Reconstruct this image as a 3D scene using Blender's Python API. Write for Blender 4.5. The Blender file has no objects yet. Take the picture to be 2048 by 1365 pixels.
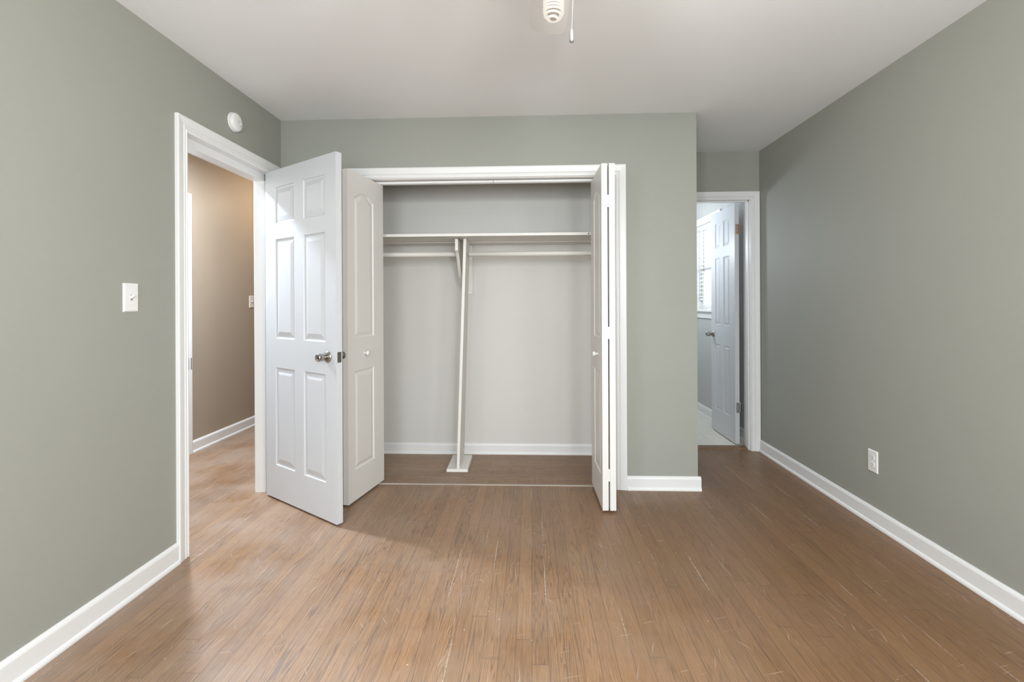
import bpy, bmesh, math, random
from mathutils import Vector, Matrix
random.seed(7)
sc = bpy.context.scene
C = sc.collection
R = math.radians

# ------------------------------------------------------------------ camera
cam_d = bpy.data.cameras.new('camera')
cam = bpy.data.objects.new('camera', cam_d)
C.objects.link(cam)
cam_d.sensor_width = 36.0
cam_d.lens = 36.0 * 940.0 / 2048.0
cam_d.shift_y = -(682.5 - 606.0) / 2048.0
cam_d.clip_start = 0.02
cam.matrix_world = (Matrix.Translation((0, 0, 1.21)) @ Matrix.Rotation(R(2.25), 4, 'Z')
                    @ Matrix.Rotation(R(90), 4, 'X') @ Matrix.Rotation(-0.0045, 4, 'Z'))
sc.camera = cam

# ------------------------------------------------------------------ view, world, lights
sc.view_settings.view_transform = 'Standard'
sc.view_settings.look = 'None'
sc.view_settings.gamma = 1.0
sc.view_settings.use_curve_mapping = False
sc.view_settings.exposure = -0.32
sc.cycles.max_bounces = 14
sc.cycles.diffuse_bounces = 8
sc.cycles.glossy_bounces = 4
sc.cycles.caustics_reflective = False
sc.cycles.caustics_refractive = False
sc.cycles.sample_clamp_indirect = 6.0

world = bpy.data.worlds.new('sky')
sc.world = world
world.use_nodes = True
wn = world.node_tree.nodes
bg = wn['Background']
bg.inputs['Color'].default_value = (0.86, 0.93, 1.0, 1)
bg.inputs['Strength'].default_value = 2.2


def area(name, loc, rot, sx, sy, watts, col, spread=180):
    d = bpy.data.lights.new(name, 'AREA')
    d.shape = 'RECTANGLE'
    d.size, d.size_y = sx, sy
    d.energy = watts
    d.color = col
    d.spread = R(spread)
    o = bpy.data.objects.new(name, d)
    o.location = loc
    o.rotation_euler = rot
    C.objects.link(o)
    return o


def point(name, loc, watts, col, radius):
    d = bpy.data.lights.new(name, 'POINT')
    d.energy = watts
    d.color = col
    d.shadow_soft_size = radius
    o = bpy.data.objects.new(name, d)
    o.location = loc
    C.objects.link(o)
    return o


XL0, XR0 = -1.655, 1.857
# daylight through the two windows of the wall behind the photographer and the bathroom window
area('daylight_rear_window', (-0.55, -1.33, 1.45), (R(60), 0, 0), 0.96, 1.2, 78, (0.87, 0.94, 1.0))
area('daylight_rear_window', (0.85, -1.33, 1.45), (R(60), 0, 0), 0.96, 1.2, 78, (0.87, 0.94, 1.0))
area('fill_light_left', (XL0 + 0.01, -0.55, 1.45), (R(62), 0, R(-90)), 0.8, 1.1, 62, (0.84, 0.92, 1.0))  # added fill for the right wall, no window known here
area('fill_light_right', (XR0 - 0.01, -0.55, 1.45), (R(62), 0, R(90)), 0.8, 1.1, 62, (0.90, 0.95, 1.0))  # added fill for the left wall, no window known here
area('daylight_bathroom_window', (2.00, 5.018, 1.60), (R(90), 0, R(90)), 0.66, 0.98, 3.5, (0.86, 0.93, 1.0))
point('bathroom_lamp_light', (1.10, 4.90, 1.76), 28, (0.80, 0.89, 1.0), 0.10)
# the lit bulbs of the ceiling fan
point('fan_bulb_light', (0.12, 0.88, 1.93), 50, (1.0, 0.97, 0.91), 0.06)
# ceiling lamps of the hall
area('hall_lamp_light', (-2.24, 2.96, 2.39), (0, 0, 0), 0.13, 0.13, 100, (0.76, 0.87, 1.0))
point('hall_lamp_light', (-2.25, 4.62, 2.22), 12, (1.0, 0.82, 0.62), 0.08)


# ------------------------------------------------------------------ materials
def new_mat(name, col=(0.8, 0.8, 0.8), rough=0.5, metal=0.0, spec=0.5):
    m = bpy.data.materials.new(name)
    m.use_nodes = True
    b = m.node_tree.nodes['Principled BSDF']
    b.inputs['Base Color'].default_value = (*col, 1)
    b.inputs['Roughness'].default_value = rough
    b.inputs['Metallic'].default_value = metal
    b.inputs['Specular IOR Level'].default_value = spec
    return m


def N(m, typ, **kw):
    n = m.node_tree.nodes.new(typ)
    for k, v in kw.items():
        setattr(n, k, v)
    return n


def L(m, a, b):
    m.node_tree.links.new(a, b)


def paint(name, col, rough, var=0.03, bump=0.0006, scale=90.0, spec=0.4):
    """painted surface: faint roller stipple and slight mottling"""
    m = new_mat(name, col, rough, spec=spec)
    b = m.node_tree.nodes['Principled BSDF']
    tc = N(m, 'ShaderNodeTexCoord')
    n1 = N(m, 'ShaderNodeTexNoise')
    n1.inputs['Scale'].default_value = 2.2
    n1.inputs['Detail'].default_value = 3
    L(m, tc.outputs['Object'], n1.inputs['Vector'])
    mr = N(m, 'ShaderNodeMapRange')
    mr.inputs['To Min'].default_value = 1 - var
    mr.inputs['To Max'].default_value = 1 + var
    L(m, n1.outputs['Fac'], mr.inputs['Value'])
    vm = N(m, 'ShaderNodeVectorMath', operation='SCALE')
    vm.inputs[0].default_value = col
    L(m, mr.outputs['Result'], vm.inputs['Scale'])
    L(m, vm.outputs['Vector'], b.inputs['Base Color'])
    n2 = N(m, 'ShaderNodeTexNoise')
    n2.inputs['Scale'].default_value = scale
    n2.inputs['Detail'].default_value = 2
    L(m, tc.outputs['Object'], n2.inputs['Vector'])
    bp = N(m, 'ShaderNodeBump')
    bp.inputs['Strength'].default_value = 0.35
    bp.inputs['Distance'].default_value = bump
    L(m, n2.outputs['Fac'], bp.inputs['Height'])
    L(m, bp.outputs['Normal'], b.inputs['Normal'])
    return m


def wood_floor(name, tint=(1, 1, 1), swap=False, dust=1.0, rough=0.42):
    m = new_mat(name, (0.2, 0.12, 0.07), rough, spec=0.5)
    nt = m.node_tree
    b = nt.nodes['Principled BSDF']
    tc = N(m, 'ShaderNodeTexCoord')
    sp = N(m, 'ShaderNodeSeparateXYZ')
    L(m, tc.outputs['Object'], sp.inputs[0])
    X, Y = (sp.outputs['Y'], sp.outputs['X']) if swap else (sp.outputs['X'], sp.outputs['Y'])

    def math_(op, a, bb=None, c=None):
        n = N(m, 'ShaderNodeMath', operation=op)
        for i, v in enumerate((a, bb, c)):
            if v is None:
                continue
            if isinstance(v, (int, float)):
                n.inputs[i].default_value = v
            else:
                L(m, v, n.inputs[i])
        return n.outputs[0]

    def vec(x, y, z):
        n = N(m, 'ShaderNodeCombineXYZ')
        for i, v in enumerate((x, y, z)):
            if isinstance(v, (int, float)):
                n.inputs[i].default_value = v
            else:
                L(m, v, n.inputs[i])
        return n.outputs[0]

    def noise(v, scale, detail=2.0, rough_=0.5, dist=0.0):
        n = N(m, 'ShaderNodeTexNoise')
        n.inputs['Scale'].default_value = scale
        n.inputs['Detail'].default_value = detail
        n.inputs['Roughness'].default_value = rough_
        n.inputs['Distortion'].default_value = dist
        L(m, v, n.inputs['Vector'])
        return n.outputs['Fac']

    def rmap(v, a, b_, c=0.0, d=1.0):
        n = N(m, 'ShaderNodeMapRange')
        n.clamp = True
        for k, q in (('From Min', a), ('From Max', b_), ('To Min', c), ('To Max', d)):
            n.inputs[k].default_value = q
        L(m, v, n.inputs['Value'])
        return n.outputs['Result']

    def mix(f, a, bb, mode='MIX'):
        n = N(m, 'ShaderNodeMix', data_type='RGBA', blend_type=mode)
        for sock, v in ((n.inputs['Factor'], f), (n.inputs['A'], a), (n.inputs['B'], bb)):
            if isinstance(v, (int, float)):
                sock.default_value = v
            elif isinstance(v, tuple):
                sock.default_value = (*v, 1)
            else:
                L(m, v, sock)
        return n.outputs['Result']

    PW = 0.0572
    xs = math_('DIVIDE', X, PW)
    ip = math_('FLOOR', xs)
    fx = math_('FRACT', xs)
    w1 = N(m, 'ShaderNodeTexWhiteNoise', noise_dimensions='1D')
    L(m, ip, w1.inputs['W'])
    r1 = w1.outputs['Value']
    # board ends
    ys = math_('ADD', math_('DIVIDE', Y, 2.1), math_('MULTIPLY', r1, 7.3))
    iy = math_('FLOOR', ys)
    fy = math_('FRACT', ys)
    w2 = N(m, 'ShaderNodeTexWhiteNoise', noise_dimensions='2D')
    L(m, vec(ip, iy, 0.0), w2.inputs['Vector'])
    r2 = w2.outputs['Value']
    w3 = N(m, 'ShaderNodeTexWhiteNoise', noise_dimensions='2D')
    L(m, vec(math_('ADD', ip, 31.7), iy, 0.0), w3.inputs['Vector'])
    r3 = w3.outputs['Value']
    # grain: contour lines of a stretched noise make flat-sawn cathedrals
    gv = vec(math_('ADD', math_('MULTIPLY', fx, 0.95), math_('MULTIPLY', r2, 57.0)),
             math_('ADD', math_('MULTIPLY', Y, 0.62), math_('MULTIPLY', r3, 41.0)), math_('MULTIPLY', r2, 13.0))
    field = noise(gv, 1.35, 1.5, 0.45, 0.25)
    rings = math_('SINE', math_('MULTIPLY', field, 120.0))
    rings = rmap(rings, 0.45, 1.0, 0.0, 1.0)
    rings = math_('MULTIPLY', rings, rmap(r3, 0.15, 0.7, 0.25, 1.0))
    fv = vec(math_('MULTIPLY', X, 300.0), math_('MULTIPLY', Y, 9.0), math_('MULTIPLY', r2, 20.0))
    fine = noise(fv, 1.0, 3.0, 0.65)
    pv = vec(math_('MULTIPLY', X, 640.0), math_('MULTIPLY', Y, 24.0), 3.0)
    pores = rmap(noise(pv, 1.0, 2.0, 0.6), 0.56, 0.72)
    # board tone
    base = mix(rmap(r2, 0.0, 1.0), (0.200 * tint[0], 0.102 * tint[1], 0.045 * tint[2]),
               (0.285 * tint[0], 0.155 * tint[1], 0.073 * tint[2]))
    blotch = noise(vec(math_('MULTIPLY', X, 1.0), math_('MULTIPLY', Y, 0.55), 0.0), 2.1, 3.0, 0.55)
    base = mix(rmap(blotch, 0.47, 0.72, 0.0, 0.5), base, (0.125 * tint[0], 0.067 * tint[1], 0.034 * tint[2]))
    base = mix(rmap(fine, 0.3, 0.75, 0.0, 0.45), base, (0.42 * tint[0], 0.25 * tint[1], 0.135 * tint[2]))
    base = mix(rmap(fine, 0.47, 0.27, 0.0, 0.55), base, (0.088, 0.047, 0.021))
    base = mix(math_('MULTIPLY', rings, 0.72), base, (0.085 * tint[0], 0.047 * tint[1], 0.026 * tint[2]))
    base = mix(math_('MULTIPLY', pores, 0.75), base, (0.07, 0.04, 0.024))
    base = mix(rmap(sp.outputs['X'], -0.6, 1.1, 0.0, 0.58), base, (0.135, 0.066, 0.023))   # deeper brown painted in where the floor catches less sheen
    # joints between boards, some filled with white dust
    edge = math_('MINIMUM', fx, math_('SUBTRACT', 1.0, fx))
    gap = math_('SUBTRACT', 1.0, rmap(edge, 0.008, 0.026))
    endg = math_('SUBTRACT', 1.0, rmap(math_('MINIMUM', fy, math_('SUBTRACT', 1.0, fy)), 0.0006, 0.0018))
    base = mix(math_('MULTIPLY', math_('MAXIMUM', gap, math_('MULTIPLY', endg, 0.5)), 0.75), base, (0.05, 0.03, 0.02))
    ridx = math_('FLOOR', math_('ADD', xs, 0.5))
    w4 = N(m, 'ShaderNodeTexWhiteNoise', noise_dimensions='1D')
    L(m, math_('ADD', ridx, 5.5), w4.inputs['W'])
    jn = noise(vec(math_('MULTIPLY', ridx, 3.7), math_('MULTIPLY', Y, 1.6), 0.0), 1.0, 1.0)
    jf = noise(vec(math_('MULTIPLY', ridx, 9.7), math_('MULTIPLY', Y, 60.0), 0.0), 1.0, 2.0)
    wj = math_('MULTIPLY', math_('MULTIPLY', rmap(edge, 0.03, 0.012), rmap(jn, 0.55, 0.64)),
               math_('MULTIPLY', math_('GREATER_THAN', w4.outputs['Value'], 0.72), rmap(jf, 0.35, 0.5)))
    base = mix(math_('MULTIPLY', wj, 0.75 * dust), base, (0.66, 0.60, 0.52))
    # film of dust, scuffs and specks
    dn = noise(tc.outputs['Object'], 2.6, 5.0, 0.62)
    hall_sheen = rmap(sp.outputs['X'], 1.3, -1.9, 0.15, 1.5)   # dust film strengthened towards the hall to paint in the sheen of its light
    base = mix(math_('MULTIPLY', rmap(dn, 0.32, 0.70, 0.04, 0.32 * dust), hall_sheen), base, (0.43, 0.37, 0.32))
    for ang, sx, sy, th, amt in ((18, 130, 6.0, 0.70, 0.3), (-37, 140, 7.0, 0.71, 0.3), (74, 150, 8.0, 0.71, 0.3), (-4, 220, 3.0, 0.69, 0.3)):
        vr = N(m, 'ShaderNodeVectorRotate', rotation_type='Z_AXIS')
        vr.inputs['Angle'].default_value = R(ang)
        L(m, tc.outputs['Object'], vr.inputs['Vector'])
        mp = N(m, 'ShaderNodeMapping')
        mp.inputs['Scale'].default_value = (sx, sy, 1)
        L(m, vr.outputs['Vector'], mp.inputs['Vector'])
        s_ = noise(mp.outputs['Vector'], 1.0, 1.5, 0.5)
        base = mix(rmap(s_, th, th + 0.06, 0.0, amt * dust), base, (0.60, 0.52, 0.44))
    vo = N(m, 'ShaderNodeTexVoronoi')
    vo.inputs['Scale'].default_value = 24.0
    vo.inputs['Randomness'].default_value = 1.0
    L(m, tc.outputs['Object'], vo.inputs['Vector'])
    sep = N(m, 'ShaderNodeSeparateColor')
    L(m, vo.outputs['Color'], sep.inputs[0])
    size = rmap(sep.outputs[0], 0.55, 1.0, 0.0, 0.055)
    speck = math_('LESS_THAN', vo.outputs['Distance'], size)
    base = mix(math_('MULTIPLY', speck, 0.7 * dust), base, (0.72, 0.68, 0.62))
    L(m, base, b.inputs['Base Color'])
    rg = rmap(dn, 0.3, 0.75, rough - 0.10, rough + 0.12)
    L(m, rg, b.inputs['Roughness'])
    hgt = math_('SUBTRACT', math_('MULTIPLY', fine, 0.25), math_('ADD', math_('MULTIPLY', gap, 1.0), math_('MULTIPLY', rings, 0.2)))
    bp = N(m, 'ShaderNodeBump')
    bp.inputs['Strength'].default_value = 0.25
    bp.inputs['Distance'].default_value = 0.0012
    L(m, hgt, bp.inputs['Height'])
    L(m, bp.outputs['Normal'], b.inputs['Normal'])
    return m


def tile_floor(name):
    m = new_mat(name, (0.7, 0.67, 0.6), 0.3)
    b = m.node_tree.nodes['Principled BSDF']
    tc = N(m, 'ShaderNodeTexCoord')
    br = N(m, 'ShaderNodeTexBrick')
    br.offset = 0.0
    br.inputs['Scale'].default_value = 1.0
    br.inputs['Brick Width'].default_value = 0.31
    br.inputs['Row Height'].default_value = 0.31
    br.inputs['Mortar Size'].default_value = 0.003
    br.inputs['Color1'].default_value = (0.74, 0.71, 0.63, 1)
    br.inputs['Color2'].default_value = (0.70, 0.67, 0.59, 1)
    br.inputs['Mortar'].default_value = (0.55, 0.53, 0.47, 1)
    L(m, tc.outputs['Object'], br.inputs['Vector'])
    L(m, br.outputs['Color'], b.inputs['Base Color'])
    return m


M = {
    'sage': paint('sage_wall_paint', (0.312, 0.315, 0.277), 0.62),
    'closet': paint('closet_wall_paint', (0.62, 0.605, 0.57), 0.6),
    'tan': paint('tan_hall_paint', (0.36, 0.295, 0.228), 0.5),
    'bath': paint('bathroom_wall_paint', (0.46, 0.46, 0.44), 0.5),
    'bathwhite': paint('bathroom_white_paint', (0.78, 0.78, 0.77), 0.4),
    'ceiling': paint('ceiling_paint', (0.87, 0.885, 0.90), 0.85, var=0.015, bump=0.001, scale=60),
    'trim': paint('white_trim_paint', (0.74, 0.737, 0.725), 0.32, var=0.02, bump=0.0004, scale=30),
    'door': paint('white_door_paint', (0.555, 0.565, 0.578), 0.36, var=0.015, bump=0.0003, scale=200),
    'bifold': paint('warm_white_bifold_paint', (0.71, 0.69, 0.655), 0.4, var=0.015, bump=0.0003, scale=200),
    'shelf': paint('warm_white_shelf_paint', (0.72, 0.70, 0.66), 0.45, var=0.03, bump=0.0006, scale=40),
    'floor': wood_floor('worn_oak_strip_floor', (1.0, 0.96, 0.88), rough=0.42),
    'closetfloor': wood_floor('dusty_oak_closet_floor', (1.08, 1.15, 1.32), True, 1.25, 0.55),
    'threshold': wood_floor('threshold_wood', (0.9, 0.95, 1.0), True, 1.3, 0.5),
    'tile': tile_floor('cream_floor_tile'),
    'seam': paint('dried_filler_line', (0.47, 0.42, 0.37), 0.8, var=0.2, bump=0.001, scale=60),
    'nickel': new_mat('satin_nickel', (0.40, 0.375, 0.345), 0.2, 1.0),
    'steel': new_mat('dull_steel', (0.38, 0.375, 0.37), 0.4, 1.0),
    'bronze': new_mat('painted_bronze_hinge', (0.42, 0.30, 0.23), 0.4, 0.7),
    'dark': new_mat('dark_recess', (0.03, 0.03, 0.03), 0.6),
    'plastic': new_mat('white_plastic', (0.76, 0.755, 0.735), 0.35),
    'plastic2': new_mat('ivory_plastic', (0.70, 0.665, 0.60), 0.35),
    'fan': new_mat('white_fan_enamel', (0.62, 0.615, 0.60), 0.45),
    'chain': new_mat('pull_chain_white', (0.055, 0.055, 0.053), 0.5, 0.0),
    'fob': new_mat('grey_pull_fob', (0.07, 0.07, 0.07), 0.4, 0.3),
    'slat': new_mat('white_blind_slat', (0.80, 0.80, 0.80), 0.5),
    'cord': new_mat('grey_ladder_cord', (0.30, 0.30, 0.29), 0.8),
}
m = bpy.data.materials.new('window_glass')
m.use_nodes = True
m.node_tree.nodes.remove(m.node_tree.nodes['Principled BSDF'])
mx_, tb_, gb_ = N(m, 'ShaderNodeMixShader'), N(m, 'ShaderNodeBsdfTransparent'), N(m, 'ShaderNodeBsdfGlossy')
gb_.inputs['Roughness'].default_value = 0.02
mx_.inputs['Fac'].default_value = 0.06
L(m, tb_.outputs[0], mx_.inputs[1])
L(m, gb_.outputs[0], mx_.inputs[2])
L(m, mx_.outputs[0], m.node_tree.nodes['Material Output'].inputs['Surface'])
M['glass'] = m
m = new_mat('bulb_core', (0.03, 0.03, 0.03), 0.6)
m.node_tree.nodes['Principled BSDF'].inputs['Emission Color'].default_value = (1.0, 0.86, 0.70, 1)
m.node_tree.nodes['Principled BSDF'].inputs['Emission Strength'].default_value = 0.45
M['core'] = m
m = new_mat('lit_bulb_glass', (0.03, 0.03, 0.03), 0.6, spec=0.1)
b_ = m.node_tree.nodes['Principled BSDF']
b_.inputs['Emission Color'].default_value = (1.0, 0.91, 0.80, 1)
b_.inputs['Emission Strength'].default_value = 1.05
M['bulb'] = m


# ------------------------------------------------------------------ mesh helpers
class MB:
    def __init__(s):
        s.v, s.f, s.sm = [], [], []

    def add(s, verts, faces, T=None, smooth=False):
        o = len(s.v)
        for p in verts:
            p = Vector(p)
            s.v.append(T @ p if T is not None else p)
        for f in faces:
            s.f.append([i + o for i in f])
            s.sm.append(smooth)
        return s

    def box(s, x0, x1, y0, y1, z0, z1, T=None):
        vs = [(x, y, z) for z in (z0, z1) for y in (y0, y1) for x in (x0, x1)]
        return s.add(vs, [(0, 2, 3, 1), (4, 5, 7, 6), (0, 1, 5, 4), (2, 6, 7, 3), (0, 4, 6, 2), (1, 3, 7, 5)], T)

    def prism(s, poly, d0, d1, T=None):
        """poly in (a,b), extruded along c from d0 to d1; coordinates are (c,a,b)"""
        n = len(poly)
        vs = [(d0, a, b) for a, b in poly] + [(d1, a, b) for a, b in poly]
        fs = [tuple(range(n))[::-1], tuple(range(n, 2 * n))]
        for i in range(n):
            j = (i + 1) % n
            fs.append((i, j, n + j, n + i))
        return s.add(vs, fs, T)

    def lathe(s, prof, T=None, n=32, smooth=True):
        """prof: (r, h) along local z"""
        vs, fs = [], []
        for r, h in prof:
            for k in range(n):
                a = 2 * math.pi * k / n
                vs.append((r * math.cos(a), r * math.sin(a), h))
        for i in range(len(prof) - 1):
            for k in range(n):
                q = (k + 1) % n
                fs.append((i * n + k, i * n + q, (i + 1) * n + q, (i + 1) * n + k))
        fs.append(tuple(range(n))[::-1])
        fs.append(tuple((len(prof) - 1) * n + k for k in range(n)))
        return s.add(vs, fs, T, smooth)

    def tube(s, pts, r, n=8, T=None, smooth=True):
        pts = [Vector(p) for p in pts]
        vs, fs = [], []
        up = Vector((0, 0, 1))
        for i, p in enumerate(pts):
            t = (pts[min(i + 1, len(pts) - 1)] - pts[max(i - 1, 0)]).normalized()
            a = t.cross(up)
            if a.length < 1e-4:
                a = t.cross(Vector((1, 0, 0)))
            a.normalize()
            b = a.cross(t).normalized()
            rr = r[i] if isinstance(r, (list, tuple)) else r
            for k in range(n):
                w = 2 * math.pi * k / n
                vs.append(p + a * rr * math.cos(w) + b * rr * math.sin(w))
        for i in range(len(pts) - 1):
            for k in range(n):
                q = (k + 1) % n
                fs.append((i * n + k, i * n + q, (i + 1) * n + q, (i + 1) * n + k))
        fs.append(tuple(range(n))[::-1])
        fs.append(tuple((len(pts) - 1) * n + k for k in range(n)))
        return s.add(vs, fs, T, smooth)

    def build(s, name, mat, parent=None, bevel=0.0, pick=None):
        me = bpy.data.meshes.new(name)
        me.from_pydata([tuple(p) for p in s.v], [], s.f)
        mats = mat if isinstance(mat, (list, tuple)) else [mat]
        for q in mats:
            me.materials.append(M[q])
        for p, sm in zip(me.polygons, s.sm):
            p.use_smooth = sm
        bm = bmesh.new()
        bm.from_mesh(me)
        bmesh.ops.recalc_face_normals(bm, faces=bm.faces)
        bm.to_mesh(me)
        bm.free()
        if pick:
            for p in me.polygons:
                p.material_index = pick(p.normal, p.center)
        me.update()
        o = bpy.data.objects.new(name, me)
        C.objects.link(o)
        if parent is not None:
            o.parent = parent
        if bevel:
            bv = o.modifiers.new('edge', 'BEVEL')
            bv.width = bevel
            bv.segments = 2
            bv.limit_method = 'ANGLE'
            bv.angle_limit = R(40)
        return o


def tag(o, label=None, cat=None, group=None, kind=None):
    if label:
        o['label'] = label
    if cat:
        o['category'] = cat
    if group:
        o['group'] = group
    if kind:
        o['kind'] = kind
    return o


def empty(name, loc=(0, 0, 0), rz=0.0):
    o = bpy.data.objects.new(name, None)
    o.empty_display_size = 0.05
    o.location = loc
    o.rotation_euler = (0, 0, rz)
    C.objects.link(o)
    return o


def copy_part(o, parent):
    c = o.copy()
    C.objects.link(c)
    c.parent = parent
    for ch in list(o.children):
        copy_part(ch, c)
    return c


def frame_sweep(mb, y0, y1, zt, prof, put):
    """three-sided mitred casing round an opening y0..y1, height zt.
    prof: closed polygon of (outward offset, thickness); put(y, z, t) -> point"""
    n = len(prof)
    rows = []
    for (yf, zf) in (('a', 0), ('a', 1), ('b', 1), ('b', 0)):
        row = []
        for o, t in prof:
            y = y0 - o if yf == 'a' else y1 + o
            z = zt + o if zf else 0.0
            row.append(put(y, z, t))
        rows.append(row)
    vs = [p for r in rows for p in r]
    fs = []
    for i in range(3):
        for k in range(n):
            q = (k + 1) % n
            fs.append((i * n + k, i * n + q, (i + 1) * n + q, (i + 1) * n + k))
    fs.append(tuple(range(n)))
    fs.append(tuple(3 * n + k for k in range(n)))
    mb.add(vs, fs)


CAS = [(0, 0), (0, 0.009), (0.004, 0.013), (0.010, 0.014), (0.013, 0.010), (0.021, 0.0095), (0.026, 0.015),
       (0.031, 0.0125), (0.040, 0.014), (0.060, 0.0175), (0.068, 0.0175), (0.070, 0.015), (0.070, 0)]


def baseboard(name, p0, p1, nrm, hgt=0.092, th=0.013, ext0=0.0, ext1=0.0):
    """straight run from p0 to p1 against a wall; nrm points into the room; shoe moulding at the foot"""
    p0, p1, nrm = Vector((*p0, 0)), Vector((*p1, 0)), Vector((*nrm, 0))
    d = (p1 - p0).normalized()
    prof = [(0, 0), (th + 0.009, 0), (th + 0.0085, 0.008), (th + 0.005, 0.015), (th + 0.0005, 0.018), (th, 0.020), (th, hgt - 0.016),
            (th - 0.002, hgt - 0.010), (th - 0.007, hgt - 0.003), (0.004, hgt), (0, hgt)]
    a, b = p0 - d * ext0, p1 + d * ext1
    n = len(prof)
    vs = [a + nrm * t + Vector((0, 0, z)) for t, z in prof] + [b + nrm * t + Vector((0, 0, z)) for t, z in prof]
    fs = [tuple(range(n)), tuple(range(n, 2 * n))]
    for i in range(n):
        j = (i + 1) % n
        fs.append((i, j, n + j, n + i))
    o = MB().add(vs, fs).build(name, 'trim')
    return tag(o, kind='structure')


RING = [(0.0, 0.0), (0.003, 0.005), (0.009, 0.0078), (0.015, 0.0078), (0.019, 0.006), (0.040, 0.0012), (0.043, 0.0008)]


def slab(mb, W, H0, H1, th, panels, ring=RING, arch=None):
    """door leaf: x 0..W, y 0 (front, facing -y) .. th (back), z H0..H1, moulded panels on both faces.
    panels: (u0,u1,v0,v1,arched)"""
    us = sorted({0.0, W, *[p[0] for p in panels], *[p[1] for p in panels]})
    vs_ = sorted({H0, H1, *[p[2] for p in panels], *[p[3] for p in panels]})

    def pan(u0, u1, v0, v1):
        for p in panels:
            if u0 >= p[0] - 1e-6 and u1 <= p[1] + 1e-6 and v0 >= p[2] - 1e-6 and v1 <= p[3] + 1e-6:
                return p
        return None

    def outline(p, inset):
        u0, u1, v0, v1, ar = p
        uc, hw = (u0 + u1) / 2, (u1 - u0) / 2
        w = hw - inset
        if not ar:
            return [(uc - w, v0 + inset), (uc + w, v0 + inset), (uc + w, v1 - inset), (uc - w, v1 - inset)]
        pts = [(uc - w, v0 + inset), (uc + w, v0 + inset)]
        K = 14
        for i in range(K + 1):
            t = 1 - 2 * i / K
            drop = ar * (1 - 0.5 * (1 + math.cos(math.pi * min(1, max(0, (abs(t) - 0.25) / 0.75)))))
            pts.append((uc + w * t, v1 - 0.004 - drop - inset))
        return pts

    for side in (0, 1):
        def P(u, v, d):
            return (u, d if side == 0 else th - d, v)
        for i in range(len(us) - 1):
            for j in range(len(vs_) - 1):
                p = pan(us[i], us[i + 1], vs_[j], vs_[j + 1])
                if p is None:
                    a, b, c, d = us[i], us[i + 1], vs_[j], vs_[j + 1]
                    mb.add([P(a, c, 0), P(b, c, 0), P(b, d, 0), P(a, d, 0)], [(0, 1, 2, 3)])
                    continue
                o0 = outline(p, 0)
                n = len(o0)
                if p[4]:   # flat fill between the arch and the top of its cell
                    top = [(u, p[3]) for u, v in o0[2:]]
                    arc = o0[2:]
                    vv = [P(u, v, 0) for u, v in arc] + [P(u, v, 0) for u, v in top]
                    k = len(arc)
                    mb.add(vv, [(q, q + 1, k + q + 1, k + q) for q in range(k - 1)])
                rows = [[P(u, v, d) for u, v in outline(p, ins)] for ins, d in ring]
                vv = [x for r in rows for x in r]
                ff = []
                for q in range(len(rows) - 1):
                    for k in range(n):
                        k2 = (k + 1) % n
                        ff.append((q * n + k, q * n + k2, (q + 1) * n + k2, (q + 1) * n + k))
                ff.append(tuple((len(rows) - 1) * n + k for k in range(n)))
                mb.add(vv, ff)
    # rim
    c = [(0, H0), (W, H0), (W, H1), (0, H1)]
    vv = [(u, 0, v) for u, v in c] + [(u, th, v) for u, v in c]
    mb.add(vv, [(k, (k + 1) % 4, 4 + (k + 1) % 4, 4 + k) for k in range(4)])


def aim(loc, d):
    """local z points along d"""
    return Matrix.Translation(loc) @ Vector(d).to_track_quat('Z', 'Y').to_matrix().to_4x4()


def knob_set(parent, u, z, th):
    """passage knob on both faces of a leaf in its local space"""
    for sgn, y in ((-1, 0.0), (1, th)):
        T = aim((u, y, z), (0, sgn, 0))
        k = MB()
        k.lathe([(0.0, 0.012), (0.0115, 0.012), (0.0125, 0.017), (0.0165, 0.023), (0.0190, 0.031), (0.0215, 0.046), (0.0222, 0.056),
                 (0.0212, 0.062), (0.0185, 0.0655), (0.0165, 0.0655), (0.0150, 0.0635), (0.0, 0.063)], T)
        ko = k.build('doorknob', 'nickel', parent)
        MB().lathe([(0.0, 0.0), (0.0325, 0.0), (0.0325, 0.003), (0.030, 0.007), (0.020, 0.0105), (0.014, 0.013), (0.0, 0.013)], T).build('rose', 'nickel', ko)
        if sgn < 0:
            MB().lathe([(0.0, 0.063), (0.006, 0.063), (0.006, 0.0655), (0.0, 0.066)], T, 20).build('keyhole', 'dark', ko)


def hinge(parent, T, mat, side=1, hh=0.089):
    """butt hinge: leaf in local xz plane at y=0 (normal -y), barrel at x=0"""
    b = MB()
    b.box(-0.030, -0.004, -0.0015, 0.0015, -hh / 2, hh / 2, T)
    o = b.build('hinge', mat, parent)
    k = MB()
    for i in range(5):
        z0 = -hh / 2 + i * hh / 5
        k.lathe([(0.0065, z0 + 0.0008), (0.0065, z0 + hh / 5 - 0.0008)], T @ Matrix.Translation((0, -0.004, 0)), 16)
    k.lathe([(0.004, -hh / 2 - 0.006), (0.005, -hh / 2 - 0.004), (0.005, hh / 2 + 0.004), (0.004, hh / 2 + 0.006)], T @ Matrix.Translation((0, -0.004, 0)), 12)
    k.build('barrel', mat, o)
    s = MB()
    for z in (-0.028, 0.0, 0.028):
        s.lathe([(0.0035, 0.0), (0.003, 0.001)], T @ aim((-0.017 + (0.006 if z == 0 else 0), -0.0014, z), (0, -1, 0)), 10)
    s.build('screw', 'dark', o)
    return o


# ------------------------------------------------------------------ room shell
XL, XR, YB, YC, H = -1.655, 1.857, 3.065, 3.757, 2.43
YA = 3.885                 # face of the wall with the bathroom door
WT = 0.115
XH = -2.76                 # far wall of the hall
BX = 1.07                  # outside corner of the closet
ST = dict(kind='structure')


def struct(o):
    o['kind'] = 'structure'
    return o


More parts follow.
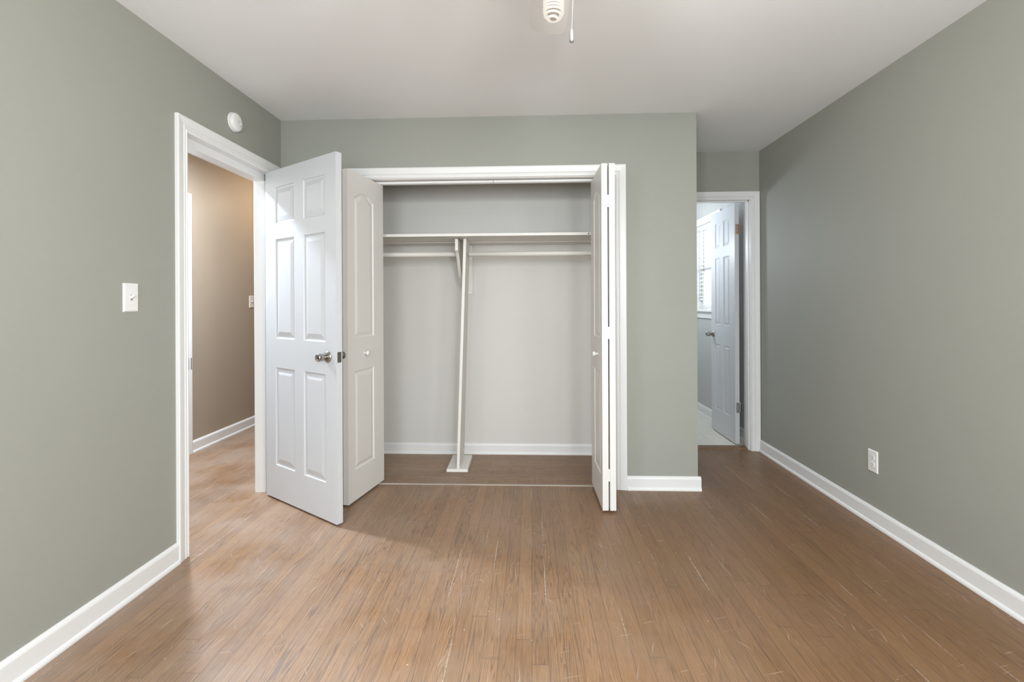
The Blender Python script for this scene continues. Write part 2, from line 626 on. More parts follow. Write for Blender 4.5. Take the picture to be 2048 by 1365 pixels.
struct(MB().box(XH - 0.1, XR + 0.1, -1.45, 3.122, -0.1, 0.0).box(XH - 0.1, XL, 3.122, 5.6, -0.1, 0.0)
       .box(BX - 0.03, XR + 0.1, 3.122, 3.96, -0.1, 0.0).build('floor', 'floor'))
struct(MB().box(XL, BX - 0.03, 3.122, YC + 0.05, -0.1, 0.0).build('floor_closet', 'closetfloor'))
struct(MB().box(BX - 0.03, XR + 0.1, 3.96, 5.6, -0.1, 0.004).build('floor_bathroom', 'tile'))
struct(MB().box(XH - 0.15, XR + 0.15, -1.5, 5.65, H, H + 0.12).build('ceiling', 'ceiling'))

DY0, DY1, DZ = 2.185, 2.978, 2.06      # rough opening to the hall
struct(MB().box(XL - WT, XL, -1.3, -0.97, 0, H).box(XL - WT, XL, -0.97, -0.13, 0, 0.85).box(XL - WT, XL, -0.97, -0.13, 2.05, H).box(XL - WT, XL, -0.13, DY0, 0, H).box(XL - WT, XL, DY1, YC + 0.1, 0, H).box(XL - WT, XL, DY0, DY1, DZ, H)
       .build('wall_left', ['sage', 'tan', 'closet'], pick=lambda n, c: 1 if n.x < -0.5 else 0))
CX0, CX1, CZ = -1.172, 0.562, 2.047    # rough opening of the closet
struct(MB().box(XL, CX0, YB, YB + WT, 0, H).box(CX1, BX, YB, YB + WT, 0, H).box(CX0, CX1, YB, YB + WT, CZ, H)
       .build('wall_back', ['sage', 'closet'], pick=lambda n, c: 1 if n.y > 0.5 else 0))
struct(MB().box(XL, BX, YC, YC + 0.12, 0, H).build('wall_closet_back', 'closet'))
struct(MB().box(BX - WT, BX, YB + WT, YC, 0, H).build('wall_closet_right', ['closet', 'sage'], pick=lambda n, c: 1 if n.x > 0.5 else 0))
struct(MB().box(XL, XL + 0.012, YB + WT, YC, 0, H).build('wall_closet_left', 'closet'))
BX0, BX1, BZ = 1.215, 1.797, 2.06      # rough opening of the bathroom
struct(MB().box(BX, BX0, YA, YA + WT, 0, H).box(BX1, XR, YA, YA + WT, 0, H).box(BX0, BX1, YA, YA + WT, BZ, H)
       .build('wall_bathroom_front', ['sage', 'bath'], pick=lambda n, c: 1 if n.y > 0.5 else 0))
struct(MB().box(XR, XR + WT, -1.45, -0.97, 0, H).box(XR, XR + WT, -0.97, -0.13, 0, 0.85).box(XR, XR + WT, -0.97, -0.13, 2.05, H).box(XR, XR + WT, -0.13, YA + 0.06, 0, H).build('wall_right', 'sage'))
WY0, WY1, WZ0, WZ1 = 4.70, 5.335, 1.12, 2.05    # bathroom window opening
struct(MB().box(XR, XR + WT, YA + 0.06, WY0, 0, H).box(XR, XR + WT, WY1, 5.5, 0, H)
       .box(XR, XR + WT, WY0, WY1, 0, WZ0).box(XR, XR + WT, WY0, WY1, WZ1, H).build('wall_bathroom_right', 'bath'))
struct(MB().box(0.88, XR, 5.43, 5.53, 0, H).build('wall_bathroom_far', 'bathwhite'))
struct(MB().box(0.88, 0.98, YC + 0.12, 5.43, 0, H).build('wall_bathroom_left', 'bath'))
struct(MB().box(XH - 0.1, XH, 1.0, 5.6, 0, H).build('wall_hall', 'tan'))
struct(MB().box(XH, XL - WT, 0.9, 1.0, 0, H).build('wall_hall_near', 'tan'))
struct(MB().box(XH, 0.88, 5.5, 5.6, 0, H).build('wall_hall_far', 'tan'))
struct(MB().box(XL - WT, XL, YC + 0.12, 5.5, 0, H).build('wall_hall_right', 'tan'))
# wall behind the photographer, with two windows
RW = [(-1.05, -0.05), (0.35, 1.35)]
rear = MB().box(XL - WT, -1.05, -1.45, -1.3, 0, H).box(-0.05, 0.35, -1.45, -1.3, 0, H).box(1.35, XR, -1.45, -1.3, 0, H)
for a, b in RW:
    rear.box(a, b, -1.45, -1.3, 0, 0.8).box(a, b, -1.45, -1.3, 2.1, H)
struct(rear.build('wall_rear', 'sage'))
for i, (a, b) in enumerate(RW):
    w = struct(empty('window_%d' % (i + 2), ((a + b) / 2, -1.40, 0.8)))
    hw = (b - a) / 2
    f = MB()
    f.box(-hw, -hw + 0.05, -0.03, 0.03, 0, 1.3).box(hw - 0.05, hw, -0.03, 0.03, 0, 1.3).box(-hw, hw, -0.03, 0.03, 0, 0.05)
    f.box(-hw, hw, -0.03, 0.03, 1.25, 1.3).box(-hw, hw, -0.03, 0.03, 0.63, 0.67)
    f.build('sash', 'trim', w, 0.003)
    MB().box(-hw + 0.05, hw - 0.05, -0.032, -0.028, 0.05, 1.25).build('pane', 'glass', w)

for i, x in enumerate((XL - 0.06, XR + 0.06)):  # unseen side windows, added to go with the two fill lights
    w = struct(empty('window_%d' % (i + 4), (x, -0.55, 0.85)))
    f = MB()
    f.box(-0.03, 0.03, -0.42, -0.37, 0, 1.2).box(-0.03, 0.03, 0.37, 0.42, 0, 1.2).box(-0.03, 0.03, -0.42, 0.42, 0, 0.05)
    f.box(-0.03, 0.03, -0.42, 0.42, 1.15, 1.2).box(-0.03, 0.03, -0.42, 0.42, 0.58, 0.62)
    f.build('sash', 'trim', w, 0.003)
    MB().box(-0.002, 0.002, -0.37, 0.37, 0.05, 1.15).build('pane', 'glass', w)

# ------------------------------------------------------------------ bedroom door frame (left wall)
JY0, JY1, JZ = 2.205, 2.958, 2.04
t1 = struct(empty('trim_1', (XL, (JY0 + JY1) / 2, 0)))
t1.location = (0, 0, 0)
cm = MB()
frame_sweep(cm, JY0 - 0.006, JY1 + 0.006, JZ - 0.004, CAS, lambda y, z, t: (XL + t, y, z))
cm.build('casing', 'trim', t1)
cm = MB()
frame_sweep(cm, JY0 - 0.006, JY1 + 0.006, JZ - 0.004, CAS, lambda y, z, t: (XL - WT - t, y, z))
cm.build('casing', 'trim', t1)
MB().box(XL - WT, XL, DY0, JY0, 0, JZ).box(XL - WT, XL, JY1, DY1, 0, JZ).box(XL - WT, XL, DY0, DY1, JZ, DZ).build('jamb', 'trim', t1, 0.001)
MB().box(XL - WT, XL - 0.045, JY0, JY0 + 0.011, 0, JZ).box(XL - WT, XL - 0.045, JY1 - 0.011, JY1, 0, JZ).box(XL - WT, XL - 0.045, JY0, JY1, 1.997, JZ).build('stop', 'trim', t1, 0.0015)
sp_ = MB()
pl = [(-0.044, 0.0), (-0.044, 0.0016), (-0.006, 0.0016), (0.004, 0.0030), (0.010, 0.0070), (0.0135, 0.0125), (0.0120, 0.0130), (0.008, 0.0080), (0.002, 0.0045), (-0.006, 0.0)]
sp_.add([(XL + a, JY0 + b, z) for z in (0.893, 0.950) for a, b in pl],
        [tuple(range(10)), tuple(range(10, 20))] + [(k, (k + 1) % 10, 10 + (k + 1) % 10, 10 + k) for k in range(10)])
sp_.build('strike_plate', 'steel', t1)

# ------------------------------------------------------------------ bedroom door
SIX = [(0.113, 0.325), (0.42, 0.632)]
ROWS = [(0.207, 0.807), (0.985, 1.595), (1.69, 1.915)]
th57 = R(57.3)
d1 = empty('door_1', (-1.666, 2.897, 0.012), R(90 - 57.3) * -1)
tag(d1, 'white six-panel bedroom door standing half open into the room, satin knob, sunlit lower corner', 'door', kind='structure')
DW, DT = 0.733, 0.036
mb = MB()
slab(mb, DW, 0.0, 2.022, DT, [(u0, u1, v0, v1, 0) for u0, u1 in SIX for v0, v1 in ROWS])
mb.build('door_panel', 'door', d1, 0.0008)
knob_set(d1, DW - 0.078, 0.905, DT)
MB().box(DW - 0.0005, DW + 0.0012, 0.006, 0.030, 0.877, 0.934).build('latch_plate', 'nickel', d1)
for z in (0.27, 1.02, 1.80):
    hinge(d1, Matrix.Translation((-0.004, 0.042, z)) @ Matrix.Rotation(R(-90), 4, 'Z'), 'steel')

# ------------------------------------------------------------------ closet opening
t2 = struct(empty('trim_2'))
KX0, KX1, KZ = -1.152, 0.545, 2.030
cm = MB()
frame_sweep(cm, KX0 - 0.003, KX1 + 0.003, KZ, CAS, lambda x, z, t: (x, YB - t, z))
cm.build('casing', 'trim', t2)
MB().box(CX0, KX0, YB, YB + WT, 0, KZ - 0.004).box(KX1, CX1, YB, YB + WT, 0, KZ - 0.004).box(CX0, CX1, YB, YB + WT, KZ - 0.004, CZ).build('jamb', 'trim', t2, 0.001)
tr = MB()
for y in (3.108, 3.136):
    tr.box(KX0, -0.245, y, y + 0.003, 2.008, 2.026).box(-0.241, KX1, y, y + 0.003, 2.008, 2.026)
tr.box(KX0, KX1, 3.108, 3.139, 2.0235, 2.026)
tr.build('track', 'trim', t2)
struct(MB().box(KX0, KX1, 3.104, 3.122, 0.0, 0.003).build('trim_3', 'seam'))

# ------------------------------------------------------------------ bifold closet doors
BF = [(0.068, 0.292, 0.185, 0.785, 0), (0.068, 0.292, 0.985, 1.885, 0.035)]
BRING = [(0.0, 0.0), (0.003, 0.004), (0.010, 0.0062), (0.016, 0.0055), (0.032, 0.001), (0.036, 0.0006)]
LW, LT, LH = 0.418, 0.034, 1.995


def bifold(name, loc, rz_lead, rz_pivot, off_pivot, label, knob_u=0.18):
    """joint at the origin; the leading leaf carries the knob, the pivot leaf hangs beside the jamb"""
    r = empty(name, loc)
    tag(r, label, 'closet door', kind='thing')
    a = MB()
    slab(a, LW, 0.0, LH, LT, BF, BRING)
    la = a.build('leading_leaf', 'bifold', r, 0.0008)
    la.rotation_euler = (0, 0, rz_lead)
    b = MB()
    slab(b, LW, 0.0, LH, LT, BF, BRING)
    lb = b.build('pivot_leaf', 'bifold', r, 0.0008)
    lb.location = off_pivot
    lb.rotation_euler = (0, 0, rz_pivot)
    k = MB().lathe([(0.0, 0.0), (0.009, 0.0), (0.0075, 0.006), (0.0075, 0.012), (0.013, 0.018), (0.0155, 0.024), (0.0145, 0.029), (0.009, 0.0325), (0.0, 0.0335)],
                   aim((knob_u, 0, 0.885), (0, -1, 0)), 24)
    k.build('knob', 'trim', la)
    return r, la, lb


# left pair: leading leaf face looks to +x/-y, so its local x runs from the joint back to the track
def lead_matrix(o, p, ang, mirror):
    o.location = p
    o.rotation_euler = (0, 0, ang)


bl, la, lb = bifold('bifold_door', (0, 0, 0.014), 0, 0, (0, 0, 0),
                    'white bifold closet door folded half behind the open bedroom door, left of the closet')
# face of the leading leaf: from (-1.080,2.740) to (-0.997,3.147); its front (-y local) must look to +x
la.location = (-1.080, 2.740, 0)
la.rotation_euler = (0, 0, math.atan2(3.147 - 2.740, -0.997 + 1.080))
# pivot leaf folds back from the joint to the jamb
lb.location = (-1.119, 2.742, 0)
lb.rotation_euler = (0, 0, math.atan2(0.405, 0.012))
br_, ra, rb = bifold('bifold_door', (0, 0, 0.014), 0, 0, (0, 0, 0),
                     'white bifold closet door folded edge-on at the right end of the closet')
# mirrored leaf: front looks to -x, local x runs from the track to the joint
bpy.data.objects.remove(ra.children[0])
bpy.data.objects.remove(ra)
bpy.data.objects.remove(rb)
MIR = [(LW - u1, LW - u0, v0, v1, a) for u0, u1, v0, v1, a in BF]
for nm, x in (('leading_leaf', 0.4085), ('pivot_leaf', 0.4515)):
    a = MB()
    slab(a, LW, 0.0, LH, LT, MIR, BRING)
    q = a.build(nm, 'bifold', br_, 0.0008)
    q.location = (x - 0.006, 2.714 + LW, 0)
    q.rotation_euler = (0, 0, R(-90) + 0.016)
    if nm == 'leading_leaf':
        MB().lathe([(0.0, 0.0), (0.009, 0.0), (0.0075, 0.006), (0.0075, 0.012), (0.013, 0.018), (0.0155, 0.024), (0.0145, 0.029), (0.009, 0.0325), (0.0, 0.0335)],
                   aim((LW - 0.15, 0, 0.885), (0, -1, 0)), 24).build('knob', 'trim', q)
for z in (0.20, 1.02, 1.78):
    h = MB()
    h.box(0.4095 + 0.0335, 0.4095 + 0.0445, 2.722, 2.732, z - 0.035, z + 0.035)
    h.build('hinge', 'trim', br_)

# ------------------------------------------------------------------ closet fittings
sh = empty('closet_shelf', (0, 3.25, 1.675))
tag(sh, 'long white wooden shelf running across the back of the open closet', 'shelf')
MB().box(XL + 0.013, BX - WT - 0.001, 0.0, 0.315, 0, 0.019).build('board', 'shelf', sh, 0.0012)
MB().box(XL + 0.013, BX - WT - 0.001, 0.318, YC - 3.25 - 0.001, -0.004, 0.017).build('board', 'shelf', sh, 0.0012)
MB().box(BX - WT - 0.02, BX - WT - 0.001, 0.02, YC - 3.25 - 0.02, -0.04, -0.0045).build('side_cleat', 'shelf', sh)
MB().lathe([(0.0, 0.0), (0.005, 0.0), (0.004, 0.0015), (0.0, 0.002)], aim((0.402, 0, 0.009), (0, -1, 0)), 12).build('nail_head', 'dark', sh)

ROD_Z, ROD_Y, ROD_R = 1.570, 3.45, 0.0175
for nm, x0, x1, lab in (('closet_rod', XL + 0.013, -0.540, 'short white hanging rod left of the closet post, under the shelf'),
                        ('closet_rod', -0.452, BX - WT - 0.001, 'long white hanging rod right of the closet post, under the shelf')):
    r = MB().lathe([(0.0, 0), (ROD_R, 0), (ROD_R, x1 - x0), (0.0, x1 - x0)], aim((0, 0, 0), (1, 0, 0)), 28).build(nm, 'shelf')
    r.location = (x0, ROD_Y, ROD_Z)
    tag(r, lab, 'closet rod', 'closet hanging rods')

po = empty('closet_post', (-0.53, 3.50, 0.0))
tag(po, 'white upright board on a square foot plate holding up the closet shelf', 'post')
# upright: thin edge towards the room, leaning slightly to the left at its foot
ub = MB()
zt, zb = 1.6745, 0.021
top = [(-0.4805, 3.372), (-0.4600, 3.372), (-0.4600, 3.565), (-0.4805, 3.565)]
bot = [(-0.5330, 3.345), (-0.5130, 3.345), (-0.5130, 3.590), (-0.5330, 3.590)]
ub.add([(x + 0.53, y - 3.50, zb) for x, y in bot] + [(x + 0.53, y - 3.50, zt) for x, y in top],
       [(0, 1, 2, 3), (4, 5, 6, 7)] + [(k, (k + 1) % 4, 4 + (k + 1) % 4, 4 + k) for k in range(4)])
ub.build('upright', 'shelf', po, 0.001)
MB().add([(-0.607 + 0.53, 3.343 - 3.5, 0), (-0.452 + 0.53, 3.343 - 3.5, 0), (-0.458 + 0.53, 3.665 - 3.5, 0), (-0.613 + 0.53, 3.665 - 3.5, 0),
          (-0.605 + 0.53, 3.345 - 3.5, 0.020), (-0.454 + 0.53, 3.345 - 3.5, 0.020), (-0.460 + 0.53, 3.663 - 3.5, 0.020), (-0.611 + 0.53, 3.663 - 3.5, 0.020)],
         [(0, 1, 2, 3), (4, 5, 6, 7), (0, 1, 5, 4), (1, 2, 6, 5), (2, 3, 7, 6), (3, 0, 4, 7)]).build('foot_plate', 'shelf', po, 0.0015)

bk = empty('shelf_bracket', (-0.528, 3.55, 1.3))
tag(bk, 'curved white wooden bracket under the closet shelf, just left of the post', 'bracket')
poly = [(3.350, 1.6705), (3.350, 1.588), (3.385, 1.568), (3.43, 1.528), (3.48, 1.465), (3.53, 1.405), (3.60, 1.355), (3.68, 1.335), (3.735, 1.330), (3.735, 1.6705)]
hole = 0
MB().prism([(y - 3.55, z - 1.3) for y, z in poly], -0.011, 0.011).build('gusset', 'shelf', bk, 0.001)
MB().box(-0.016, 0.068, 0.187, 0.205, -0.02, 0.370).build('wall_strip', 'shelf', bk, 0.001)

# ------------------------------------------------------------------ bathroom door frame, door, window
t4 = struct(empty('trim_4'))
QX0, QX1, QZ = 1.232, 1.780, 2.038
cm = MB()
frame_sweep(cm, QX0 - 0.002, QX1 + 0.004, QZ - 0.004, [(o if o < 0.0685 else 0.0685, t) for o, t in CAS], lambda x, z, t: (x, YA - t, z))
cm.build('casing', 'trim', t4)
MB().box(BX0, QX0, YA, YA + WT, 0, QZ).box(QX1, BX1, YA, YA + WT, 0, QZ).box(BX0, BX1, YA, YA + WT, QZ, BZ).build('jamb', 'trim', t4, 0.001)
MB().box(QX0, QX0 + 0.011, YA + 0.02, YA + 0.07, 0, QZ).box(QX0, QX1, YA + 0.02, YA + 0.07, QZ - 0.012, QZ).box(QX1 - 0.008, QX1, YA + 0.02, YA + 0.07, 0, QZ).build('stop', 'trim', t4, 0.001)
struct(MB().prism([(3.915, 0.0), (3.925, 0.009), (3.99, 0.012), (4.005, 0.0045), (4.005, 0.0)], QX0, QX1).build('trim_5', 'threshold'))

d2 = empty('door_2', (1.717, 4.022 + 0.515, 0.014), R(-90))
tag(d2, 'narrow white six-panel door opened back inside the bathroom, hinges showing', 'door', kind='structure')
mb = MB()
W2 = 0.515
slab(mb, W2, 0.0, 2.018, 0.035, [(u0, u1, v0, v1, 0) for u0, u1 in ((0.10, 0.205), (0.282, 0.405)) for v0, v1 in ROWS],
     [(0.0, 0.0), (0.003, 0.005), (0.008, 0.007), (0.013, 0.0065), (0.028, 0.0012), (0.031, 0.0008)])
mb.build('door_panel', 'door', d2, 0.0008)
knob_set(d2, 0.045, 0.895, 0.035)
for z, mt in ((0.305, 'steel'), (1.808, 'bronze')):
    hinge(d2, Matrix.Translation((W2 + 0.001, 0.038, z)) @ Matrix.Rotation(R(90), 4, 'Z'), mt, hh=0.085)

w1 = struct(empty('window_1'))
cm = MB()
frame_sweep(cm, WY0 + 0.008, WY1 - 0.008, WZ1 - 0.006, CAS, lambda y, z, t: (XR - t, y, max(z, WZ0 + 0.012)))
cm.build('casing', 'trim', w1)
MB().box(XR - 0.050, XR + 0.02, WY0 - 0.075, min(WY1 + 0.075, 5.428), WZ0 - 0.012, WZ0 + 0.012).build('sill', 'trim', w1, 0.003)
MB().box(XR - 0.016, XR, WY0 - 0.06, min(WY1 + 0.06, 5.428), WZ0 - 0.082, WZ0 - 0.012).build('apron', 'trim', w1, 0.002)
MB().box(XR, XR + WT, WY0, WY0 + 0.008, WZ0 + 0.012, WZ1).box(XR, XR + WT, WY1 - 0.008, WY1, WZ0 + 0.012, WZ1).box(XR, XR + WT, WY0, WY1, WZ1 - 0.008, WZ1).build('jamb', 'trim', w1)
zm = 1.565
for x, z0, z1 in ((XR + 0.055, WZ0 + 0.012, zm + 0.02), (XR + 0.080, zm - 0.02, WZ1 - 0.008)):
    f = MB()
    y0, y1 = WY0 + 0.008, WY1 - 0.008
    f.box(x, x + 0.024, y0, y0 + 0.04, z0, z1).box(x, x + 0.024, y1 - 0.04, y1, z0, z1)
    f.box(x, x + 0.024, y0 + 0.04, y1 - 0.04, z0, z0 + 0.045).box(x, x + 0.024, y0 + 0.04, y1 - 0.04, z1 - 0.04, z1)
    so = f.build('sash', 'trim', w1, 0.002)
    MB().box(x + 0.010, x + 0.014, y0 + 0.04, y1 - 0.04, z0 + 0.045, z1 - 0.04).build('pane', 'glass', so)
bd = empty('window_blind', (XR + 0.025, (WY0 + WY1) / 2, 1.235))
tag(bd, 'white slatted blind lowered over the bright bathroom window', 'window blind')
bw = (WY1 - WY0) / 2 - 0.016
MB().box(-0.022, 0.022, -bw, bw, 0.765, 0.800).build('headrail', 'slat', bd, 0.002)
MB().box(-0.020, 0.020, -bw, bw, -0.006, 0.012).build('bottom_rail', 'slat', bd, 0.003)
NS = 17
first = None
for k in range(NS):
    z = 0.032 + k * 0.0437
    if first is None:
        s_ = MB()
        T = Matrix.Rotation(R(-7), 4, 'Y')
        pr = [(-0.0245, -0.001), (-0.012, 0.0012), (0.0, 0.002), (0.012, 0.0012), (0.0245, -0.001), (0.0245, 0.0015), (0.012, 0.0037), (0.0, 0.0045), (-0.012, 0.0037), (-0.0245, 0.0015)]
        n = len(pr)
        s_.add([(x, -bw, zz) for x, zz in pr] + [(x, bw, zz) for x, zz in pr],
               [tuple(range(n)), tuple(range(n, 2 * n))] + [(i, (i + 1) % n, n + (i + 1) % n, n + i) for i in range(n)], T)
        first = s_.build('slat', 'slat', bd)
        first.location = (0, 0, z)
    else:
        c = first.copy()
        C.objects.link(c)
        c.parent = bd
        c.location = (0, 0, z)
for y in (bw - 0.075, -bw + 0.16):
    lc = MB()
    for x in (-0.0235, 0.0235):
        lc.box(x - 0.0009, x + 0.0009, y - 0.004, y + 0.004, 0.0, 0.77)
    lc.build('ladder_cord', 'cord', bd)

# ------------------------------------------------------------------ hall door across the passage
t6 = struct(empty('trim_6'))
HY0, HY1 = 2.885, 3.640
cm = MB()
frame_sweep(cm, HY0, HY1, 2.036, CAS, lambda y, z, t: (XH + t, y, z))
cm.build('casing', 'trim', t6)
d3 = empty('door_3', (XH + 0.004, HY0 + 0.004, 0.012), R(90))
tag(d3, 'closed white six-panel door across the hall, mostly hidden by the bedroom door frame', 'door', kind='structure')
mb = MB()
slab(mb, HY1 - HY0 - 0.008, 0.0, 2.018, 0.003, [])
mb.build('door_panel', 'door', d3)

# ------------------------------------------------------------------ baseboards
baseboard('baseboard_left', (XL, -1.3), (XL, JY0 - 0.077), (1, 0), 0.098)
baseboard('baseboard_right', (XR, -1.3), (XR, YA - 0.0185), (-1, 0), 0.094)
baseboard('baseboard_back', (KX1 + 0.0735, YB), (BX, YB), (0, -1), 0.088, ext1=0.018)
baseboard('baseboard_back_left', (XL + 0.024, YB), (KX0 - 0.0735, YB), (0, -1), 0.088)
baseboard('baseboard_alcove', (BX, YB), (BX, YA), (1, 0), 0.088)
baseboard('baseboard_alcove_back', (BX + 0.024, YA), (QX0 - 0.071, YA), (0, -1), 0.088)
baseboard('baseboard_closet', (XL + 0.013, YC), (BX - WT - 0.001, YC), (0, -1), 0.086, th=0.011)
baseboard('baseboard_hall', (XH, 3.712), (XH, 5.5), (1, 0), 0.096)
baseboard('baseboard_bathroom', (XR, YA + WT), (XR, 5.43), (-1, 0), 0.10)


# ------------------------------------------------------------------ wall devices
def switch(loc, rz, label, mat='plastic', up=1):
    """plate stands on local y=0 facing -y"""
    o = empty('light_switch', loc, rz)
    tag(o, label, 'light switch', kind='thing')
    p = MB()
    w, hh, t = 0.0365, 0.0595, 0.0065
    vs = [(-w, 0, -hh), (w, 0, -hh), (w, 0, hh), (-w, 0, hh), (-w, -0.002, -hh), (w, -0.002, -hh), (w, -0.002, hh), (-w, -0.002, hh),
          (-w + .005, -t, -hh + .005), (w - .005, -t, -hh + .005), (w - .005, -t, hh - .005), (-w + .005, -t, hh - .005)]
    p.add(vs, [(0, 1, 2, 3), (8, 9, 10, 11)] + [(a + k, a + (k + 1) % 4, a + 4 + (k + 1) % 4, a + 4 + k) for a in (0, 4) for k in range(4)])
    p.build('cover_plate', mat, o, 0.0006)
    s = MB().box(-0.0052, 0.0052, -t - 0.0006, -t + 0.001, -0.012, 0.012)
    s.build('toggle_slot', 'cord', o)
    T = Matrix.Translation((0, -t + 0.002, 0)) @ Matrix.Rotation(R(-32 * up), 4, 'X')
    MB().add([(-.0048, 0, -.0055), (.0048, 0, -.0055), (.0048, 0, .0055), (-.0048, 0, .0055), (-.0038, -.0175, -.0042), (.0038, -.0175, -.0042), (.0038, -.0175, .0042), (-.0038, -.0175, .0042)],
             [(0, 1, 2, 3), (4, 5, 6, 7), (0, 1, 5, 4), (1, 2, 6, 5), (2, 3, 7, 6), (3, 0, 4, 7)], T).build('toggle', mat, o, 0.0008)
    for z in (-0.030, 0.030):
        MB().lathe([(0.0, 0.0), (0.0033, 0.0), (0.0028, 0.0012), (0.0, 0.0015)], aim((0, -t, z), (0, -1, 0)), 14).build('screw', mat, o)
    return o


switch((XL, 1.881, 1.2385), R(90), 'white toggle light switch on the sage wall left of the bedroom doorway')
switch((XH, 4.545, 1.231), R(90), 'cream light switch on the tan hall wall, half hidden by the door jamb', 'plastic2')

ou = empty('wall_outlet', (XR, 2.627, 0.341), R(-90))
tag(ou, 'white duplex power outlet low on the right wall above the baseboard', 'wall outlet', kind='thing')
w, hh, t = 0.036, 0.0595, 0.006
p = MB()
vs = [(-w, 0, -hh), (w, 0, -hh), (w, 0, hh), (-w, 0, hh), (-w, -0.002, -hh), (w, -0.002, -hh), (w, -0.002, hh), (-w, -0.002, hh),
      (-w + .004, -t, -hh + .004), (w - .004, -t, -hh + .004), (w - .004, -t, hh - .004), (-w + .004, -t, hh - .004)]
p.add(vs, [(0, 1, 2, 3), (8, 9, 10, 11)] + [(a + k, a + (k + 1) % 4, a + 4 + (k + 1) % 4, a + 4 + k) for a in (0, 4) for k in range(4)])
p.build('cover_plate', 'plastic', ou, 0.0006)
for z in (-0.0195, 0.0195):
    prof = []
    for k in range(28):
        a = 2 * math.pi * k / 28
        x, y = 0.0172 * math.cos(a), 0.0172 * math.sin(a)
        prof.append((x, max(-0.0142, min(0.0142, y))))
    r = MB().add([(x, -t, z + y) for x, y in prof] + [(x, -t - 0.0018, z + y) for x, y in prof],
                 [tuple(range(28)), tuple(range(28, 56))] + [(k, (k + 1) % 28, 28 + (k + 1) % 28, 28 + k) for k in range(28)])
    ro = r.build('receptacle', 'plastic', ou)
    sl = MB().box(-0.0072, -0.0055, -t - 0.0021, -t, z - 0.001, z + 0.0075).box(0.0055, 0.0070, -t - 0.0021, -t, z, z + 0.007)
    sl.lathe([(0.0026, 0.0), (0.0026, 0.0021)], aim((0, -t, z - 0.0075), (0, -1, 0)), 12)
    sl.build('slot', 'fob', ro)
MB().lathe([(0.0, 0.0), (0.0032, 0.0), (0.0026, 0.0012), (0.0, 0.0014)], aim((0, -t, 0), (0, -1, 0)), 14).build('screw', 'plastic', ou)

# smoke detector above the bedroom door
sd = empty('smoke_detector', (XL, 2.563, 2.226))
tag(sd, 'round white smoke detector on the wall above the bedroom doorway', 'smoke detector', kind='thing')
T = aim((0, 0, 0), (1, 0, 0))
MB().lathe([(0.0, 0.0), (0.052, 0.0), (0.054, 0.003), (0.053, 0.008), (0.0, 0.008)], T, 40).build('mounting_base', 'plastic', sd)
MB().lathe([(0.0, 0.008), (0.050, 0.008), (0.0515, 0.012), (0.0505, 0.020), (0.046, 0.026), (0.038, 0.0295), (0.018, 0.032), (0.0, 0.0325)], T, 40).build('cover', 'plastic', sd)
MB().lathe([(0.0, 0.028), (0.007, 0.028), (0.0065, 0.0335), (0.0, 0.034)], T @ Matrix.Translation((0.026, 0.0, 0)), 16).build('test_button', 'fan', sd)
MB().lathe([(0.0, 0.028), (0.003, 0.028), (0.003, 0.0315), (0.0, 0.032)], T @ Matrix.Translation((0.022, -0.016, 0)), 10).build('indicator_light', 'fob', sd)

# ------------------------------------------------------------------ ceiling fan
FX, FY = 0.075, 1.12
fan = empty('ceiling_fan', (FX, FY, H))
tag(fan, 'white ceiling fan with a lit spiral bulb and a bead pull chain', 'ceiling fan', kind='thing')
MB().lathe([(0.0, 0.0), (0.07, 0.0), (0.068, -0.03), (0.045, -0.05), (0.0, -0.05)], None, 36).build('canopy', 'fan', fan)
MB().lathe([(0.0, -0.045), (0.03, -0.045), (0.04, -0.07), (0.095, -0.085), (0.115, -0.11), (0.115, -0.19), (0.10, -0.225), (0.06, -0.235), (0.0, -0.235)], None, 40).build('motor_housing', 'fan', fan)
lk = MB().lathe([(0.0, -0.235), (0.055, -0.235), (0.060, -0.300), (0.060, -0.365), (0.045, -0.385), (0.0, -0.385)], None, 32).build('light_kit', 'fan', fan)
BL_A0 = 91.0
for k in range(5):
    a = R(BL_A0 + 72 * k)
    T = Matrix.Rotation(a, 4, 'Z')
    ir = MB()
    ir.prism([(-0.03, -0.222), (0.03, -0.222), (0.03, -0.216), (-0.03, -0.216)], 0.08, 0.19, T)
    iro = None
    bl = MB()
    pitch = R(9)
    out = [(0.17, -0.052), (0.30, -0.058), (0.45, -0.064), (0.535, -0.064), (0.565, -0.056), (0.580, -0.036), (0.582, 0.0),
           (0.580, 0.036), (0.565, 0.056), (0.535, 0.064), (0.45, 0.064), (0.30, 0.058), (0.17, 0.052)]
    n = len(out)
    T2 = T @ Matrix.Translation((0, 0, -0.245)) @ Matrix.Rotation(pitch, 4, 'X')
    bl.add([(x, y, 0.003) for x, y in out] + [(x, y, -0.003) for x, y in out],
           [tuple(range(n)), tuple(range(n, 2 * n))] + [(i, (i + 1) % n, n + (i + 1) % n, n + i) for i in range(n)], T2)
    bo = bl.build('blade', 'fan', fan)
    ir.build('blade_iron', 'fan', bo)
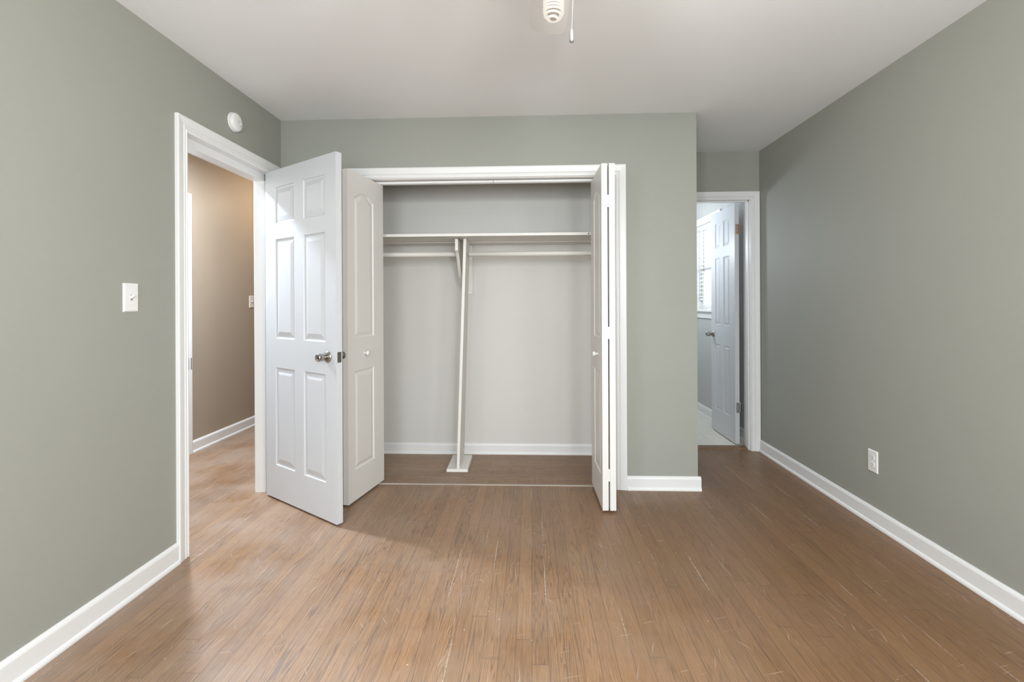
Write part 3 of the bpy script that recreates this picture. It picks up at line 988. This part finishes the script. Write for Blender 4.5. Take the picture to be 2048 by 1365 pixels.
for k, (dx, dy) in enumerate(((-0.012, 0.095), (0.088, -0.04), (-0.078, -0.055))):
    d = Vector((dx, dy, -0.05)).normalized()
    so = MB()
    so.tube([Vector((dx * 0.45, dy * 0.45, -0.345)), Vector((dx * 0.8, dy * 0.8, -0.35)), Vector((dx, dy, -0.37)), Vector((dx, dy, -0.40))], [0.012, 0.012, 0.019, 0.021], 20)
    s_o = so.build('lamp_socket', 'fan', fan)
    bb = MB()
    pts, rr = [], []
    turns, ppt = 8, 22
    for i in range(turns * ppt + 1):
        q = i / (turns * ppt)
        rad = 0.0245 * (1.0 if q < 0.72 else math.cos((q - 0.72) / 0.28 * 1.15))
        z = -0.423 - 0.068 * q
        pts.append(Vector((dx + rad * math.cos(i * 2 * math.pi / ppt), dy + rad * math.sin(i * 2 * math.pi / ppt), z)))
    bb.tube(pts, 0.0031, 8)
    kc = MB()
    kc.lathe([(0.0, -0.488), (0.009, -0.488), (0.014, -0.478), (0.0185, -0.466), (0.019, -0.420), (0.0, -0.420)], Matrix.Translation((dx, dy, 0)), 24)
    b_o = bb.build('bulb', 'bulb', fan)
    kc.build('bulb_core', 'core', b_o)
    MB().lathe([(0.0, -0.395), (0.021, -0.395), (0.027, -0.407), (0.027, -0.422), (0.018, -0.427), (0.0, -0.427)], Matrix.Translation((dx, dy, 0)), 24).build('ballast', 'plastic', b_o)
ch = MB()
c0, c1 = Vector((0.034, -0.005, -0.37)), Vector((0.025, -0.005, -0.578))
nb = 54
prev = None
for i in range(nb + 1):
    p = c0.lerp(c1, i / nb)
    ch.lathe([(0.0, -0.0021), (0.0015, -0.0015), (0.0021, 0.0), (0.0015, 0.0015), (0.0, 0.0021)], Matrix.Translation(p), 8)
ch.tube([c0, c1], 0.0007, 6)
co = ch.build('pull_chain', 'chain', fan)
MB().lathe([(0.0, 0.004), (0.003, 0.003), (0.0045, -0.002), (0.0052, -0.020), (0.0048, -0.026), (0.0, -0.028)], Matrix.Translation(c1), 14).build('fob', 'fob', co)
